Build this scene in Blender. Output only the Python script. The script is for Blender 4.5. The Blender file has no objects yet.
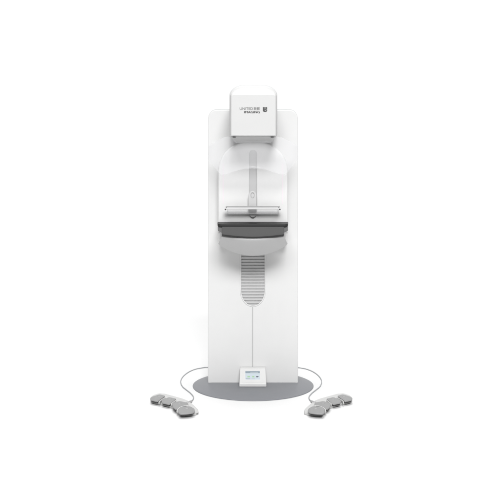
import bpy, bmesh, math
from mathutils import Vector

scene = bpy.context.scene
COL = scene.collection
# ------------------------------------------------------------------ camera
D, H, F, HOR, CX = 5.307, 1.306, 796.0, 190.0, -0.02
cam_d = bpy.data.cameras.new('camera')
cam = bpy.data.objects.new('camera', cam_d); COL.objects.link(cam)
cam.location = (CX, -D, H); cam.rotation_euler = (math.radians(90), 0, 0)
cam_d.sensor_width = 36; cam_d.lens = 36 * F / 500
cam_d.shift_y = -(250 - HOR) / 500
cam_d.clip_end = 200
scene.camera = cam

def W(px, py, y):                       # photo measurement at depth y -> metres
    k = (D + y) / F
    return Vector(((px - 250) * k + CX, y, H - (py - HOR) * k))
def FL(px, py, z=0.0):                  # photo measurement on a level plane -> metres
    k = (H - z) / (py - HOR)
    return Vector(((px - 250) * k + CX, F * k - D, z))
MID = 252.9

# ------------------------------------------------------------------ materials
def plastic(name, col, rough=0.4, metal=0.0, spec=0.5, coat=0.0, bump=0.0, bscale=400, vary=0.02):
    m = bpy.data.materials.new(name); m.use_nodes = True
    nt = m.node_tree; b = nt.nodes['Principled BSDF']
    if not hasattr(col, '__len__'): col = (col, col, col)
    tc = nt.nodes.new('ShaderNodeTexCoord')
    n = nt.nodes.new('ShaderNodeTexNoise'); n.inputs['Scale'].default_value = 9; n.inputs['Detail'].default_value = 3
    nt.links.new(tc.outputs['Object'], n.inputs['Vector'])
    r = nt.nodes.new('ShaderNodeMix'); r.data_type = 'RGBA'
    r.inputs[6].default_value = tuple(c * (1 - vary) for c in col) + (1,)
    r.inputs[7].default_value = tuple(min(1, c * (1 + vary)) for c in col) + (1,)
    nt.links.new(n.outputs['Fac'], r.inputs[0]); nt.links.new(r.outputs[2], b.inputs['Base Color'])
    b.inputs['Roughness'].default_value = rough; b.inputs['Metallic'].default_value = metal
    b.inputs['Specular IOR Level'].default_value = spec; b.inputs['Coat Weight'].default_value = coat
    if bump:
        n2 = nt.nodes.new('ShaderNodeTexNoise'); n2.inputs['Scale'].default_value = bscale
        nt.links.new(tc.outputs['Object'], n2.inputs['Vector'])
        bp = nt.nodes.new('ShaderNodeBump'); bp.inputs['Strength'].default_value = bump; bp.inputs['Distance'].default_value = 0.001
        nt.links.new(n2.outputs['Fac'], bp.inputs['Height']); nt.links.new(bp.outputs['Normal'], b.inputs['Normal'])
    return m

def clear(name, tint, gloss, diff=0.0):
    m = bpy.data.materials.new(name); m.use_nodes = True
    nt = m.node_tree; nt.nodes.clear()
    out = nt.nodes.new('ShaderNodeOutputMaterial')
    tr = nt.nodes.new('ShaderNodeBsdfTransparent'); tr.inputs[0].default_value = (tint, tint, tint * 1.003, 1)
    gl = nt.nodes.new('ShaderNodeBsdfGlossy'); gl.inputs['Roughness'].default_value = 0.18
    fr = nt.nodes.new('ShaderNodeLayerWeight'); fr.inputs['Blend'].default_value = 0.25
    ml = nt.nodes.new('ShaderNodeMath'); ml.operation = 'MULTIPLY_ADD'; ml.inputs[1].default_value = gloss; ml.inputs[2].default_value = 0.02
    nt.links.new(fr.outputs['Facing'], ml.inputs[0])
    mx = nt.nodes.new('ShaderNodeMixShader')
    nt.links.new(ml.outputs[0], mx.inputs[0]); nt.links.new(tr.outputs[0], mx.inputs[1]); nt.links.new(gl.outputs[0], mx.inputs[2])
    df = nt.nodes.new('ShaderNodeBsdfDiffuse'); df.inputs[0].default_value = (0.95, 0.95, 0.96, 1)
    m2 = nt.nodes.new('ShaderNodeMixShader'); m2.inputs[0].default_value = diff
    nt.links.new(mx.outputs[0], m2.inputs[1]); nt.links.new(df.outputs[0], m2.inputs[2])
    nt.links.new(m2.outputs[0], out.inputs[0])
    return m

def glow(name, col, s):
    m = bpy.data.materials.new(name); m.use_nodes = True
    b = m.node_tree.nodes['Principled BSDF']
    b.inputs['Base Color'].default_value = (0.02, 0.02, 0.02, 1); b.inputs['Roughness'].default_value = 0.3
    b.inputs['Emission Color'].default_value = tuple(col) + (1,); b.inputs['Emission Strength'].default_value = s
    return m

M = dict(
    white=plastic('white_enamel', (0.62, 0.62, 0.618), 0.45, bump=0.02),
    arm=plastic('white_arm_plastic', (0.72, 0.72, 0.717), 0.35),
    head=plastic('white_head_plastic', (0.565, 0.565, 0.563), 0.35),
    rear=plastic('pale_grey_housing', (0.50, 0.51, 0.51), 0.5),
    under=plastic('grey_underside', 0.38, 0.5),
    dark=plastic('black_plastic', 0.05, 0.5),
    console=plastic('console_white', (0.64, 0.64, 0.635), 0.4),
    slot=plastic('slot_grey', 0.54, 0.5),
    carriage=plastic('carriage_grey', 0.56, 0.35),
    cap=plastic('shade_grey', 0.33, 0.4),  # darker grey standing in for shade on carriage end and pedals
    carbon=plastic('carbon_table_top', 0.018, 0.55, spec=0.3, bump=0.05),
    body=plastic('charcoal_body', 0.078, 0.5, spec=0.3),
    ears=plastic('charcoal_side', 0.115, 0.5),
    pad=plastic('light_grey_shell', 0.46, 0.5),
    rib=plastic('bellows_grey', 0.46, 0.6),
    groove=plastic('bellows_groove', 0.72, 0.7),
    base=plastic('grey_base_paint', (0.19, 0.196, 0.212), 0.42, spec=0.4, bump=0.03),
    tread=plastic('pedal_grey', 0.26, 0.5, bump=0.3, bscale=300),
    black=plastic('black_rubber', 0.03, 0.5),
    plate=plastic('pedal_tray_white', (0.50, 0.50, 0.494), 0.4),
    cable=plastic('cable_grey', (0.34, 0.35, 0.36), 0.45),
    ink=plastic('dark_grey_ink', 0.06, 0.6),
    ink2=plastic('mid_grey_ink', 0.16, 0.6),
    pink=plastic('pink_light_strip', (0.76, 0.70, 0.735), 0.4),
    screwm=plastic('screw_grey', 0.40, 0.4),
    bar=plastic('paddle_bar_white', 0.70, 0.3),
    barline=plastic('paddle_bar_grey', 0.38, 0.35),
    paint=plastic('studio_white', (0.76, 0.76, 0.76), 0.9, spec=0.0, vary=0.002),
    visor=clear('clear_visor', 1.0, 0.1, 0.13),
    tray=clear('clear_paddle', 0.90, 0.15, 0.06),
    tedge=clear('clear_paddle_edge', 0.78, 0.15, 0.1),
    s_bg=glow('screen_white', (0.76, 0.86, 0.93), 0.92),
    s_head=glow('screen_header', (0.36, 0.45, 0.52), 0.9),
    s_txt=glow('screen_text_light', (0.62, 0.70, 0.74), 0.9),
    s_green=glow('screen_green', (0.50, 0.80, 0.47), 0.9),
    s_dark=glow('screen_dark', (0.12, 0.14, 0.20), 0.9),
    s_grey=glow('screen_grey', (0.50, 0.56, 0.64), 0.9),
)

# ------------------------------------------------------------------ builders
def tag(o, label=None, cat=None, group=None, kind=None):
    if label: o['label'] = label
    if cat: o['category'] = cat
    if group: o['group'] = group
    if kind: o['kind'] = kind
    return o
def empty(name, loc):
    o = bpy.data.objects.new(name, None); COL.objects.link(o); o.location = loc; o.empty_display_size = .1
    return o
def link(name, bm, mat, parent=None, bevel=0, seg=4, smooth=True, mats=None):
    bmesh.ops.recalc_face_normals(bm, faces=bm.faces)
    me = bpy.data.meshes.new(name); bm.to_mesh(me); bm.free()
    for m in (mats or [mat]): me.materials.append(m)
    for p in me.polygons: p.use_smooth = smooth
    o = bpy.data.objects.new(name, me); COL.objects.link(o)
    if parent:
        o.parent = parent
        org = Vector(parent.get('_org', (0, 0, 0)))
        for v in me.vertices: v.co -= org
        o['_org'] = tuple(org)
    if bevel:
        b = o.modifiers.new('bevel', 'BEVEL'); b.width = bevel; b.segments = seg
        b.limit_method = 'ANGLE'; b.angle_limit = math.radians(25); b.harden_normals = True
    return o
def root(name, loc):
    o = empty(name, loc); o['_org'] = tuple(loc); return o
def prism(bm, pts, d, mi=0):                         # closed outline swept by vector d
    a = [bm.verts.new(p) for p in pts]; b = [bm.verts.new(Vector(p) + Vector(d)) for p in pts]
    n = len(a)
    fs = [bm.faces.new(a), bm.faces.new(b[::-1])]
    for i in range(n): fs.append(bm.faces.new((a[i], b[i], b[(i + 1) % n], a[(i + 1) % n])))
    for f in fs: f.material_index = mi
def loft(bm, rings, cap=True):
    vs = [[bm.verts.new(p) for p in r] for r in rings]; n = len(rings[0])
    for a, b in zip(vs, vs[1:]):
        for i in range(n): bm.faces.new((a[i], a[(i + 1) % n], b[(i + 1) % n], b[i]))
    if cap: bm.faces.new(vs[0]); bm.faces.new(vs[-1][::-1])
def box(bm, c, s, mi=0):
    x, y, z = c; a, b, h = s[0] / 2, s[1] / 2, s[2] / 2
    prism(bm, [(x - a, y - b, z - h), (x + a, y - b, z - h), (x + a, y - b, z + h), (x - a, y - b, z + h)], (0, s[1], 0), mi)
def pbox(bm, x0, x1, y0, y1, ya, yb, mi=0):           # measured on its front plane ya, back to yb
    prism(bm, [W(x0, y1, ya), W(x1, y1, ya), W(x1, y0, ya), W(x0, y0, ya)], (0, yb - ya, 0), mi)
def outline(xl, xr, yb, yt, rx, ry, n=14, rb=0.0):
    pts = []
    if rb:
        for i in range(n + 1):
            a = math.pi / 2 * i / n; pts.append((xl + rb - rb * math.sin(a), yb - rb + rb * math.cos(a)))
    else: pts.append((xl, yb))
    for i in range(n + 1):
        a = math.pi / 2 * i / n; pts.append((xl + rx - rx * math.cos(a), yt + ry - ry * math.sin(a)))
    for i in range(n + 1):
        a = math.pi / 2 * i / n; pts.append((xr - rx + rx * math.sin(a), yt + ry - ry * math.cos(a)))
    if rb:
        for i in range(n + 1):
            a = math.pi / 2 * i / n; pts.append((xr - rb + rb * math.cos(a), yb - rb + rb * math.sin(a)))
    else: pts.append((xr, yb))
    out = []
    for p in pts:
        if not out or (abs(p[0] - out[-1][0]) + abs(p[1] - out[-1][1])) > 1e-4: out.append(p)
    return out
def oprism(bm, ol, ya, yb): prism(bm, [W(x, y, ya) for x, y in ol], (0, yb - ya, 0))
def tube(bm, pts, r, n=10):
    rings = []
    for i, p in enumerate(pts):
        t = (pts[min(i + 1, len(pts) - 1)] - pts[max(i - 1, 0)]).normalized()
        u = t.cross(Vector((0, 0, 1)))
        if u.length < 1e-3: u = Vector((1, 0, 0))
        u.normalize(); v = u.cross(t)
        rings.append([p + r * (u * math.cos(2 * math.pi * k / n) + v * math.sin(2 * math.pi * k / n)) for k in range(n)])
    loft(bm, rings)
def catmull(P, k=10):
    P = [Vector(p) for p in P]; Q = [P[0]] + P + [P[-1]]; out = []
    for i in range(1, len(Q) - 2):
        a, b, c, d = Q[i - 1:i + 3]
        for j in range(k):
            t = j / k
            out.append(0.5 * ((2 * b) + (c - a) * t + (2 * a - 5 * b + 4 * c - d) * t * t + (3 * b - a - 3 * c + d) * t ** 3))
    out.append(P[-1]); return out
def disc_y(bm, c, r, d, n=20, mi=0):
    prism(bm, [(c[0] + r * math.cos(2 * math.pi * i / n), c[1], c[2] + r * math.sin(2 * math.pi * i / n)) for i in range(n)], (0, d, 0), mi)
def cut(o, bmc):                                     # carve a recess, then bake the result into the mesh
    me = bpy.data.meshes.new('cutter'); bmesh.ops.recalc_face_normals(bmc, faces=bmc.faces); 
    org = Vector(o.get('_org', (0, 0, 0)))
    for v in bmc.verts: v.co -= org
    bmc.to_mesh(me); bmc.free()
    c = bpy.data.objects.new('cutter', me); COL.objects.link(c)
    if o.parent: c.parent = o.parent
    m = o.modifiers.new('cut', 'BOOLEAN'); m.object = c; m.operation = 'DIFFERENCE'; m.solver = 'EXACT'
    bpy.context.view_layer.update()
    dg = bpy.context.evaluated_depsgraph_get()
    new = bpy.data.meshes.new_from_object(o.evaluated_get(dg))
    o.modifiers.clear(); o.data = new
    bpy.data.objects.remove(c)
    for p in new.polygons: p.use_smooth = False

# ------------------------------------------------------------------ setting: seamless studio sweep
bm = bmesh.new()
prof = [(-9, 0), (5.0, 0)]
R = 3.0
for i in range(1, 25):
    a = math.pi / 2 * i / 24; prof.append((5.0 + R * math.sin(a), R - R * math.cos(a)))
prof.append((8.0, 10))
nx = 9
g = [[bm.verts.new((-10 + 20 * i / (nx - 1), y, z)) for i in range(nx)] for y, z in prof]
for a, b in zip(g, g[1:]):
    for i in range(nx - 1): bm.faces.new((a[i], a[i + 1], b[i + 1], b[i]))
bmesh.ops.recalc_face_normals(bm, faces=bm.faces)
fl = link('floor', bm, M['paint']); tag(fl, kind='structure')
if fl.data.polygons[0].normal.z < 0: fl.data.flip_normals()

# ------------------------------------------------------------------ the machine
ROOT = root('mammography_machine', (0, 0, 0))
tag(ROOT, 'tall white breast x-ray column standing upright on a round grey base plate', 'medical machine')

# base plate: lathe
bm = bmesh.new(); BC = (0.001, 0.016); BR = 0.403
prof = [(0, .022), (.24, .0220), (.275, .0219), (.300, .0208), (.320, .0182), (.35, .0132), (.385, .0070), (.398, .0048), (BR, .0030), (BR, .0008)]
n = 128; rings = []
for r, z in prof[1:]:
    rings.append([(BC[0] + r * math.cos(2 * math.pi * i / n), BC[1] + r * math.sin(2 * math.pi * i / n), z) for i in range(n)])
loft(bm, rings)
link('base_plate', bm, M['base'], ROOT)

# column: front cover + rear housing
ol = outline(208.0, 298.0, 383.2, 109.8, 9, 9)
bm = bmesh.new(); oprism(bm, ol, 0.0, 0.05)
colm = link('column', bm, M['white'], ROOT, bevel=0.006, seg=3)
bmc = bmesh.new(); oprism(bmc, outline(240.7, 265.1, 306.2, 235, .1, .1, rb=12.15), -0.02, 0.022)
# rounded-bottom channel for the bellows
cut(colm, bmc)
ol = outline(208.25, 297.75, 383.2, 109.0, 9.0, 9.0)
bm = bmesh.new(); oprism(bm, ol, 0.052, 0.30)
link('rear_housing', bm, M['rear'], ROOT, bevel=0.002, seg=2)

# seam between bellows and console
bm = bmesh.new(); pbox(bm, 252.15, 252.95, 305.5, 371, -0.0022, 0.001)
link('seam_trim', bm, M['screwm'], ROOT, smooth=False)

# bellows
def half(py, x0=240.7, x1=265.1, bot=306.2, r=12.2, ry=15.5):
    c = bot - ry; w = (x1 - x0) / 2
    if py <= c: return w
    t = min(1, (py - c) / ry); return w * math.sqrt(max(0, 1 - t * t))
bm = bmesh.new(); mid = (240.7 + 265.1) / 2; y = 244.6
while y < 305.4:
    a, b = y, min(y + 2.3, 305.7); w0, w1 = half(a + .2) - .65, half(b + .3) - .65
    if w1 > 1:
        ring = []
        for fx, yy in ((-w0, a), (w0, a), (w1, b), (-w1, b)): ring.append(W(mid + fx, yy, 0.006))
        ring2 = [W(mid + fx, yy, 0.003) for fx, yy in ((-w0, a + .55), (w0, a + .55), (w1, b - .15), (-w1, b - .15))]
        back = [p + Vector((0, .006, 0)) for p in ring]
        loft(bm, [ring2, ring, back])
    y += 2.98
for f in bm.faces: f.material_index = 0
bl = link('bellows', bm, M['rib'], ROOT, smooth=False)
bm = bmesh.new(); pts = []
for i in range(41):
    pp = 244 + (306.0 - 244) * (i / 40) ** 0.6; pts.append((half(pp) - .2, pp))
oo = [(mid - w, p) for w, p in pts] + [(mid + w, p) for w, p in pts[::-1] if w > 0.5]
prism(bm, [W(x, p, 0.0125) for x, p in oo], (0, 0.004, 0))
link('bellows_backing', bm, M['groove'], bl, smooth=False)
# pale rim round the bellows
bm = bmesh.new(); line = []
for i in range(25): line.append((-12.2, 244 + 46.7 * i / 24))
for i in range(1, 32):
    a = math.pi * i / 32; line.append((-12.2 * math.cos(a), 290.7 + 15.5 * math.sin(a)))
for i in range(25): line.append((12.2, 290.7 - 46.7 * i / 24))
rings = []
for i, (x, p) in enumerate(line):
    x0, p0 = line[max(i - 1, 0)]; x1, p1 = line[min(i + 1, len(line) - 1)]
    tx, tp = x1 - x0, p1 - p0; L = math.hypot(tx, tp); nx_, np_ = tp / L, -tx / L
    q = []
    for off, yy in ((-.65, .0185), (-.65, -.002), (-.25, -.0045), (.25, -.0045), (.65, -.002), (.65, .0185)):
        q.append(W(mid + x + nx_ * off, p + np_ * off, yy))
    rings.append(q)
loft(bm, rings)
link('bellows_rim', bm, M['white'], ROOT)

# arm panel with arched top
AY = -0.12
ol = outline(218.2, 287.7, 245.3, 141.6, 31, 29, n=24, rb=3.5)
bm = bmesh.new(); oprism(bm, ol, AY, 0.004)
arm = link('gantry_arm', bm, M['arm'], ROOT, bevel=0.012, seg=5)
bmc = bmesh.new(); oprism(bmc, outline(249.0, 257.0, 208, 149.7, 4, 4), AY - .02, AY + 0.013)
cut(arm, bmc)
bm = bmesh.new(); oprism(bm, outline(248.9, 257.1, 208, 149.6, 4.1, 4.1), AY + .0112, AY + 0.0145)
link('slot_lining', bm, M['slot'], arm, smooth=False)
for px in (223.2, 282.6):
    bm = bmesh.new(); pbox(bm, px - .5, px + .5, 163, 204, AY - .0007, AY + .001)
    link('light_strip', bm, M['pink'], arm, smooth=False)
for px, py in ((218.9, 232.8), (287.1, 232.8)):
    bm = bmesh.new(); disc_y(bm, W(px, py, AY - .003), .0028, .004)
    link('cover_screw', bm, M['screwm'], arm)

# tube head
y0 = -0.45
rings = []
for (yy, xl, xr, yb, yt, rx, ry) in ((y0, 231.8, 275.1, 135.0, 95.0, 2.5, 2), (y0 + .0012, 231.3, 275.6, 135.3, 93.9, 3, 2.3), (y0 + .005, 230.7, 276.2, 135.7, 92.7, 4, 3),
        (y0 + .018, 229.9, 276.9, 136.1, 91.0, 8, 5.5), (y0 + .045, 229.6, 277.2, 136.2, 87.6, 12, 8), (y0 + .085, 229.6, 277.2, 136.2, 86.1, 14.5, 9.5),
        (y0 + .14, 229.7, 277.1, 136.0, 85.2, 16, 10.5), (-.2, 231, 276, 134.5, 86.2, 16, 10.5), (-.002, 232.5, 274.5, 133, 90, 16, 10.5)):
    o_ = outline(xl, xr, yb, yt, rx, ry, n=16)
    rings.append([W(x, p, yy) for x, p in o_])
bm = bmesh.new(); loft(bm, rings)
head = link('tube_head', bm, M['head'], ROOT)
wn = head.modifiers.new('wn', 'WEIGHTED_NORMAL'); wn.keep_sharp = True
for e in head.data.edges:
    pass
bm = bmesh.new()
loft(bm, [[W(x, p, yy) for x, p in outline(229.45, 277.35, 134, tp, 16, 10.8, n=16)] for yy, tp in ((y0 + .16, 84.75), (-.24, 84.75))])
link('head_outline_band', bm, M['rear'], head, bevel=.002, seg=2)  # grey band added so the head's rim shows against the white backdrop
# underside housing
bm = bmesh.new()
def rect(x0, x1, py, pb, ya, yb):
    z = W(0, py, ya).z; a = W(x0, py, ya); b = W(x1, py, ya); k = (b.x - a.x) / 2; c = (a.x + b.x) / 2
    return [(c - k, ya, z), (c + k, ya, z), (c + k, yb, z), (c - k, yb, z)]
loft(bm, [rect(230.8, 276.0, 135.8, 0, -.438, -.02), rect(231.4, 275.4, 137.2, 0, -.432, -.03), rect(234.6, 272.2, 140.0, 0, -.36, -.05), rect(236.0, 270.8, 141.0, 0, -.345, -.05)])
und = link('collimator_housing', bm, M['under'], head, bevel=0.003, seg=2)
for px in (234.2, 272.2):
    bm = bmesh.new(); box(bm, W(px, 137.3, -.434), (.018, .01, .005))
    link('dark_corner', bm, M['dark'], und, smooth=False)  # small black box, darkens the housing's front corner

# lettering on the head
def text(name, s, x0, x1, ytop, ybot, mat, parent, yy, bold=0.0, fat=0.0):
    cu = bpy.data.curves.new(name, 'FONT'); cu.body = s; cu.extrude = 0.02; cu.offset = bold; cu.size = 1
    t = bpy.data.objects.new(name, cu); COL.objects.link(t); bpy.context.view_layer.update()
    me = bpy.data.meshes.new_from_object(t.evaluated_get(bpy.context.evaluated_depsgraph_get()))
    bpy.data.objects.remove(t)
    cp = []
    xs = [v.co.x for v in me.vertices]; ys = [v.co.y for v in me.vertices]
    a, b = W(x0, ybot, yy), W(x1, ytop, yy); org = Vector(parent['_org'])
    for v in me.vertices:
        u = (v.co.x - min(xs)) / (max(xs) - min(xs)); w = (v.co.y - min(ys)) / (max(ys) - min(ys))
        v.co = Vector((a.x + (b.x - a.x) * u, yy + (0 if v.co.z > 0 else .0008), a.z + (b.z - a.z) * w)) - org
    if fat:                                              # thicken the strokes sideways
        bm = bmesh.new()
        for q, dx in enumerate((-fat, 0, fat)):
            n0 = len(bm.verts); bm.from_mesh(me); bm.verts.ensure_lookup_table()
            for v in bm.verts[n0:]: v.co.x += dx * .0061; v.co.y -= q * .0002
        bm.to_mesh(me); bm.free()
    me.materials.clear(); me.materials.append(mat)
    o = bpy.data.objects.new(name, me); COL.objects.link(o); o.parent = parent; return o
TY = y0 - .0006
text('logo_lettering', 'UNITED', 239.7, 252.9, 107.4, 109.9, M['ink2'], head, TY, 0, .05)
text('logo_lettering', '\u8054\u5f71', 253.7, 259.9, 107.2, 110.1, M['ink2'], head, TY, 0, .05)
text('logo_lettering', 'IMAGING', 244.3, 259.9, 111.0, 113.3, M['ink'], head, TY, 0, .16)
# emblem: rounded dark shield with a pale stepped notch
bm = bmesh.new()
sh = [(263.0, 107.1), (264.75, 107.1), (264.75, 109.3), (265.25, 109.3), (265.25, 107.1), (266.9, 107.1), (267.2, 107.4), (267.2, 108.9), (266.3, 108.9), (266.3, 109.4), (267.2, 109.4),
      (267.2, 110.9), (266.5, 111.7), (265.0, 112.1), (263.5, 111.7), (262.8, 110.9), (262.8, 107.3)]
prism(bm, [W(a, b, TY) for a, b in sh], (0, .0008, 0))
emb = link('logo_emblem', bm, M['ink'], head, smooth=False)
bm = bmesh.new(); pbox(bm, 264.75, 266.2, 110.2, 110.55, TY - .0004, TY + .0002)
link('emblem_notch', bm, M['head'], head, smooth=False)

# clear face shield, curved round the arm
def lerp(tab, x):
    for (a, b), (c, d) in zip(tab, tab[1:]):
        if a <= x <= c: return b + (d - b) * (x - a) / (c - a)
    return tab[-1][1]
top_t = [(0, 136.5), (26, 136.6), (29, 137.2), (33, 139), (38, 141.8), (45.2, 146.2)]
bot_t = [(0, 168.5), (11, 169.5), (20, 172.2), (27, 174.6), (30, 175.1), (32.5, 174.7), (34.5, 172.6), (36.5, 169.8), (45.2, 158.8)]
NU, NV = 90, 12; bm = bmesh.new(); gv = []
for i in range(NU + 1):
    dx = -45.1 + 90.2 * i / NU; a = abs(dx)
    yy = -.10 - .25 * math.sqrt(max(0, 1 - (a / 47) ** 2))
    t, b = lerp(top_t, a), lerp(bot_t, a)
    gv.append([bm.verts.new(W(MID + dx, t + (b - t) * j / NV, yy)) for j in range(NV + 1)])
for i in range(NU):
    for j in range(NV): bm.faces.new((gv[i][j], gv[i + 1][j], gv[i + 1][j + 1], gv[i][j + 1]))
shd = link('face_shield', bm, M['visor'], ROOT)
so = shd.modifiers.new('s', 'SOLIDIFY'); so.thickness = 0.003; so.offset = 0

# compression paddle
pad = root('compression_paddle', (0, 0, 0)); pad.parent = ROOT
bpy.data.objects.remove(pad)
bm = bmesh.new(); oprism(bm, outline(248.4, 256.7, 211.5, 190.9, 4.1, 5.5, rb=0), AY - .045, AY + .02)
car = link('paddle_carriage', bm, M['carriage'], ROOT, bevel=.003, seg=3)
bm = bmesh.new(); rg = []
for r_, yy in ((2.3, -.0475), (2.3, -.044), (1.75, -.044), (1.75, -.0475)):
    rg.append([W(252.6 + r_ * .85 * math.cos(2 * math.pi * i / 24), 195.1 + r_ * 1.25 * math.sin(2 * math.pi * i / 24), AY + yy) for i in range(24)])
loft(bm, rg + [rg[0]], cap=False)
link('release_button', bm, M['screwm'], car)
bm = bmesh.new()
oprism(bm, [(252.9 + 3.5 * math.cos(math.pi * i / 16), 213.0 + 4.2 * math.sin(math.pi * i / 16)) for i in range(17)], AY - .02, AY + .0)
link('shaded_carriage_end', bm, M['cap'], car, smooth=False)  # rounded lower end of the carriage, paddle's shade painted as darker grey
PY = AY - .09
bm = bmesh.new(); pbox(bm, 224.7, 281.0, 206.0, 209.5, PY, PY + .02)
bar = link('compression_paddle', bm, M['bar'], ROOT, bevel=.002, seg=2)
bm = bmesh.new(); pbox(bm, 225.6, 280.2, 206.1, 207.0, PY - .0025, PY + .001); pbox(bm, 225.6, 280.2, 209.15, 209.55, PY - .0025, PY + .001)
link('paddle_rail', bm, M['barline'], bar, smooth=False)
for px in (225.4, 279.9):
    bm = bmesh.new(); disc_y(bm, W(px, 209.5, PY - .006), .0048, .006)
    link('paddle_screw', bm, M['dark'], bar)
    bm = bmesh.new(); disc_y(bm, W(px + (1.1 if px < 250 else -1.1), 206.8, PY - .006), .0036, .006)
    link('paddle_screw', bm, M['screwm'], bar)
bm = bmesh.new(); FY = -.40; t = .003
a, b = W(226.8, 213.7, FY), W(279.0, 210.0, FY)
box(bm, ((a.x + b.x) / 2, FY, (a.z + b.z) / 2), (b.x - a.x, t, b.z - a.z))
for x in (a.x + t / 2, b.x - t / 2): box(bm, (x, (FY + PY) / 2 + t, (a.z + b.z) / 2), (t, PY - FY - 2 * t, b.z - a.z))
tr = link('paddle_tray', bm, M['tray'], bar, smooth=False)
bm = bmesh.new(); box(bm, ((a.x + b.x) / 2, (FY + PY) / 2, a.z - .002), (b.x - a.x, PY - FY, .003))
link('paddle_sheet', bm, M['tedge'], bar, smooth=False)

# detector table
def plan(x0, x1, pf, yf, yb, zt, zb, r, bulge=0):
    a, b = W(x0, pf, yf).x, W(x1, pf, yf).x; pts = []
    for i in range(9):
        t = math.pi / 2 * i / 8; pts.append((a + r - r * math.cos(t), yf + r - r * math.sin(t)))
    for i in range(1, 16):
        u = i / 16; pts.append((a + r + (b - a - 2 * r) * u, yf - bulge * math.sin(math.pi * u)))
    for i in range(9):
        t = math.pi / 2 * i / 8; pts.append((b - r + r * math.sin(t), yf + r - r * math.cos(t)))
    pts += [(W(x1, pf, yb).x, yb), (W(x0, pf, yb).x, yb)]
    return [(x, y, zb) for x, y in pts], (0, 0, zt - zb)
TF = -.42
zt, zm = W(0, 223.9, TF).z, W(0, 226.8, TF).z
table = bmesh.new(); p, d = plan(217.4, 288.2, 226, TF, AY, zt, zm, .022); prism(table, p, d)
table = link('detector_table', table, M['carbon'], ROOT, bevel=.005, seg=3)
bm = bmesh.new(); ol = [(217.7, 226.8), (288.0, 226.8), (288.0, 230.6), (287.2, 231.4), (284.3, 232.6), (221.4, 232.6), (218.5, 231.4), (217.7, 230.6)]
prism(bm, [W(x, y_, TF + .015) for x, y_ in ol], (0, -.015 - TF + AY, 0))
link('table_side', bm, M['ears'], table, bevel=.003, seg=2)
bm = bmesh.new(); ol = [(221.9, 226.7), (284.0, 226.7)]
ol += [(284.0 - 62.1 * i / 24, 235.0 + 2.4 * math.sin(math.pi * i / 24)) for i in range(25)]
prism(bm, [W(x, y_, TF + .004) for x, y_ in ol], (0, .28, 0))
link('detector_body', bm, M['body'], table, bevel=.003, seg=2)
bm = bmesh.new(); rings = []
for i in range(33):
    u = i / 32; x = 221.8 + 62.3 * u; q = 235.2 + 2.4 * math.sin(math.pi * u)
    rings.append([W(x, q - .75, TF + .0015), W(x, q + .35, TF + .0015), W(x, q + .35, TF + .03), W(x, q - .75, TF + .03)])
loft(bm, rings)
link('trim_strip', bm, M['carbon'], table, smooth=False)
# light grey curved lower shell
bm = bmesh.new(); NU, NV = 40, 10; fg = []
bt = [(0, 254.4), (6, 254.0), (12, 253.0), (18, 251.2), (23.5, 249.2), (29, 246.3), (31.5, 244.6), (33.3, 242.6)]
for i in range(NU + 1):
    u = -1 + 2 * i / NU; col_ = []
    for j in range(NV + 1):
        v = j / NV; hw = 31.0 + 2.4 * v ** 1.2
        dx = u * hw
        q0 = 235.4 + 2.4 * math.cos(math.pi / 2 * u); q1 = lerp(bt, min(33.3, abs(u) * 33.3))
        yy = TF + .026 + .155 * v ** 1.15 - .012 * (1 - u * u) * (1 - v * .5) + .035 * abs(u) ** 3
        col_.append(bm.verts.new(W(MID + dx, q0 + (q1 - q0) * v, yy)))
    fg.append(col_)
for i in range(NU):
    for j in range(NV): bm.faces.new((fg[i][j], fg[i + 1][j], fg[i + 1][j + 1], fg[i][j + 1]))
shell = link('lower_shell', bm, M['pad'], table)
so = shell.modifiers.new('s', 'SOLIDIFY'); so.thickness = 0.012; so.offset = -1
bv = shell.modifiers.new('b', 'BEVEL'); bv.width = .003; bv.segments = 2; bv.limit_method = 'ANGLE'; bv.angle_limit = 1
for px in (220.6, 285.3):
    bm = bmesh.new(); disc_y(bm, W(px, 242.4, -.235), .005, .02)
    link('shell_screw', bm, M['screwm'], table)

# status console on the base
bm = bmesh.new()
def cring(x0, x1, py, y_, r=.0):
    return W(x0, py, y_), W(x1, py, y_)
zb = .0225
pr = [(-.118, zb), (-.120, zb + .020), (-.113, zb + .026), (-.045, .126), (-.036, .129), (-.002, .129), (-.002, zb)]
xl, xr = W(239.2, 386, -.12).x, W(266.5, 386, -.12).x
def sh_(x, z, s):  # narrows a little towards the top
    k = (z - zb) / .11; return x + s * .005 * k
a_ = [(sh_(xl, z, 1), y_, z) for y_, z in pr]; b_ = [(sh_(xr, z, -1), y_, z) for y_, z in pr]
A = [bm.verts.new(p) for p in a_]; B = [bm.verts.new(p) for p in b_]
bm.faces.new(A); bm.faces.new(B[::-1])
for i in range(len(A)):
    j = (i + 1) % len(A); bm.faces.new((A[i], B[i], B[j], A[j]))
con = link('status_console', bm, M['console'], ROOT, bevel=.004, seg=3)
# inclined face frame of reference: from P0 (bottom) to P1 (top)
P0, P1 = Vector((0, -.113, zb + .026)), Vector((0, -.045, .126)); up = (P1 - P0).normalized(); nrm = Vector((0, -up.z, up.y))
Lf = (P1 - P0).length; xm = (xl + xr) / 2
def face(u0, u1, v0, v1, lift, mat, name, parent, th=.0012, cyl=None):
    bm = bmesh.new(); w = (xr - xl) / 2 - .004
    P = [Vector((xm + w * u, 0, 0)) + P0 + up * (Lf * v) + nrm * lift for u, v in ((u0, v0), (u1, v0), (u1, v1), (u0, v1))]
    prism(bm, P, -nrm * th); return link(name, bm, mat, parent, smooth=False)
face(-.80, .80, .03, .93, .0012, M['console'], 'screen_frame', con, .004)
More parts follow.
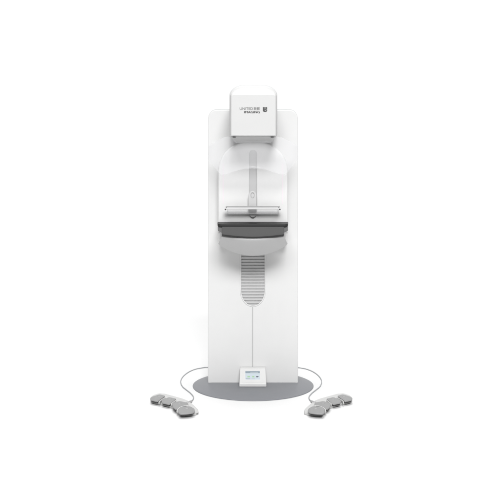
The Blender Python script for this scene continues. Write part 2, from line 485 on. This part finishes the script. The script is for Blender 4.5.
# visible screen spans
scn = face(-.58, .54, .21, .80, .0020, M['s_bg'], 'display_screen', con)
face(-.58, .54, .66, .80, .0024, M['s_head'], 'screen_header', con)
face(-.20, .40, .67, .72, .0028, M['s_txt'], 'screen_text', con)
face(-.42, -.22, .36, .46, .0024, M['s_green'], 'screen_icon', con)
face(-.05, .12, .36, .46, .0024, M['s_green'], 'screen_icon', con)
face(.26, .40, .37, .45, .0024, M['s_dark'], 'screen_icon', con)
face(.43, .47, .40, .44, .0024, M['s_dark'], 'screen_icon', con)
face(-.55, -.20, .24, .29, .0024, M['s_grey'], 'screen_text', con)
face(-.10, .16, .24, .28, .0024, M['s_txt'], 'screen_text', con)

# ------------------------------------------------------------------ foot switches
def chaikin(P, k=2):
    for _ in range(k):
        Q = []
        for i in range(len(P)):
            a, b = P[i], P[(i + 1) % len(P)]
            Q += [a * .88 + b * .12, a * .12 + b * .88]
        P = Q
    return P
plate_px = [(150.2, 398.2), (153, 396.0), (159, 394.1), (165, 394.6), (171, 396.2), (177, 397.9), (183, 399.6), (188, 401.6), (192, 404.6), (195.6, 407.6), (198.2, 410.2),
            (198.6, 413.2), (194.6, 414.2), (187, 415.0), (180.2, 414.9), (177.6, 412.2), (175.0, 409.6), (171.6, 407.0), (166, 405.3), (160, 403.6), (154.5, 402.6), (150.6, 401.2)]
pedals_px = [
    [(150.2, 398.0), (152.4, 396.4), (159.6, 394.2), (165.3, 395.7), (160.6, 399.0), (157.9, 401.2), (151.0, 399.8)],
    [(161.7, 400.6), (164.4, 398.9), (169.0, 397.0), (176.3, 398.6), (173.2, 401.2), (169.9, 404.1), (162.2, 402.6)],
    [(172.1, 404.2), (173.8, 402.5), (179.4, 400.9), (187.7, 402.6), (188.4, 404.9), (182, 406.8), (175.8, 409.0), (173.0, 407.0)],
    [(177.9, 409.4), (181.6, 406.6), (190.4, 406.2), (194.4, 408.7), (194.8, 411.4), (192.8, 412.6), (187, 413.4), (180.2, 413.7), (178.4, 412.2)]]
front_idx = [(5, 6), (5, 6), (6, 7), (5, 8)]
cable_px = [(208, 367.3), (201.5, 367.9), (195, 369.2), (188.5, 372), (183.2, 376.2), (180.7, 381), (182.2, 386.0), (186.2, 389.6), (190.5, 393.0), (193.4, 396.6), (192.9, 399.6), (190.6, 401.6)]
def footswitch(sx, label):
    c = FL(175, 404); c.x = c.x * sx - (.024 if sx < 0 else 0)
    r = root('foot_switch', (c.x, c.y, 0))
    tag(r, label, 'foot switch', 'four pedal foot switches on the floor beside the base')
    off = 0 if sx > 0 else -.024
    def T(px, py, z): v = FL(px, py, z); v.x = v.x * sx + off; return v
    bm = bmesh.new(); zt_ = .016
    P = chaikin([T(x, y_, 0.009) for x, y_ in plate_px], 2)
    top = [Vector((p.x, p.y, zt_)) for p in P]; bot = [Vector((p.x, p.y, .001)) for p in P]
    prism(bm, bot, (0, 0, zt_ - .001))
    tray = link('pedal_tray', bm, M['plate'], r, bevel=.004, seg=3)
    for k, px in enumerate(pedals_px):
        P = chaikin(chaikin([T(x, y_, .031) for x, y_ in px], 1), 1)
        ce = sum(P, Vector()) / len(P)
        ring = lambda s, z: [Vector((ce.x + (p.x - ce.x) * s, ce.y + (p.y - ce.y) * s, z)) for p in P]
        bm = bmesh.new(); loft(bm, [ring(1.0, .0245), ring(1.015, .026), ring(1.015, .029), ring(1.0, .0305), ring(.96, .0311), ring(.6, .0315)])
        pd = link('pedal', bm, M['tread'], r)
        fr = sum((T(x, y_, .031) for x, y_ in px[front_idx[k][0]:front_idx[k][1] + 1]), Vector()) / (front_idx[k][1] - front_idx[k][0] + 1)
        sh = (fr - ce) * .08
        bm = bmesh.new(); loft(bm, [[p + sh for p in ring(.89, .0165)], [p + sh for p in ring(.90, .0246)]])
        link('pedal_block', bm, M['black'], pd)
        top_p = sorted(P, key=lambda p: -p.y)[:6]; bc = sum(top_p, Vector()) / len(top_p); bc = bc.lerp(ce, .5)
        bm = bmesh.new(); loft(bm, [[Vector((bc.x + .012 * math.cos(t_ / 16 * 6.2832) , bc.y + .010 * math.sin(t_ / 16 * 6.2832), z)) for t_ in range(16)] for z in (.0308, .0319)])
        link('pedal_shade', bm, M['cap'], pd)  # dark disc painting in the shade at the back of the pedal
    for pp in ([(165.6, 397.6), (163.2, 398.6), (160.4, 400.4), (159.0, 401.9)], [(175.8, 400.2), (174.2, 401.4), (171.4, 403.7)],
               [(188.2, 405.2), (185, 405.6), (180.6, 406.9), (177.5, 409.2), (177.2, 410.8)]):
        C_ = catmull([T(x, y_, .031) for x, y_ in pp], 6); rings = []
        for i, p in enumerate(C_):
            t = (C_[min(i + 1, len(C_) - 1)] - C_[max(i - 1, 0)]); t.z = 0; t.normalize(); n_ = Vector((t.y, -t.x, 0)) * .0032
            rings.append([Vector((p.x, p.y, 0)) + n_ * a + Vector((0, 0, z)) for a, z in ((-1, .0155), (-1, .0305), (-.5, .032), (.5, .032), (1, .0305), (1, .0155))])
        bm = bmesh.new(); loft(bm, rings); link('divider', bm, M['plate'], tray)
    pts = [T(x, y_, .005) for x, y_ in cable_px]
    pre = [Vector((sx * -.12, .305, .03)), Vector((sx * -.13, .40, .012)), Vector((sx * -.20, .49, .005))]
    bm = bmesh.new(); tube(bm, catmull(pre + pts, 10), .0032)
    cb = link('cable', bm, M['cable'], r)
    e = T(190.6, 401.6, .008); f = T(188.3, 402.4, .014)
    bm = bmesh.new(); tube(bm, [e + (e - f) * .3, e, f, f + (f - e) * .3], .0075, 12)
    link('cable_plug', bm, M['screwm'], cb)
    return r
footswitch(1, 'grey four pedal foot switch with white tray on the left of the round base')
footswitch(-1, 'grey four pedal foot switch with white tray on the right of the round base')

for o in bpy.data.objects:
    if '_org' in o: del o['_org']

# ------------------------------------------------------------------ light
w = bpy.data.worlds.new('World'); scene.world = w; w.use_nodes = True
bg = w.node_tree.nodes['Background']; bg.inputs[0].default_value = (1, 1, 1, 1); bg.inputs[1].default_value = 0.24
def area(name, loc, target, size, power):
    l = bpy.data.lights.new(name, 'AREA'); l.shape = 'SQUARE'; l.size = size; l.energy = power
    o = bpy.data.objects.new(name, l); COL.objects.link(o); o.location = loc
    o.rotation_euler = (Vector(target) - Vector(loc)).to_track_quat('-Z', 'Y').to_euler(); return o
area('key_softbox', (2.9, -23.5, 15.5), (0, 0, 1.0), 7, 5500)
area('fill_softbox', (-2.6, -23.5, 15.5), (0, 0, 1.0), 7, 2900)
area('top_softbox', (0, .5, 16), (0, 2.5, 0), 10, 2000)

scene.render.engine = 'CYCLES'
scene.view_settings.view_transform = 'Standard'; scene.view_settings.look = 'None'
scene.view_settings.exposure = -0.16; scene.view_settings.gamma = 1
scene.render.resolution_x = scene.render.resolution_y = 1024
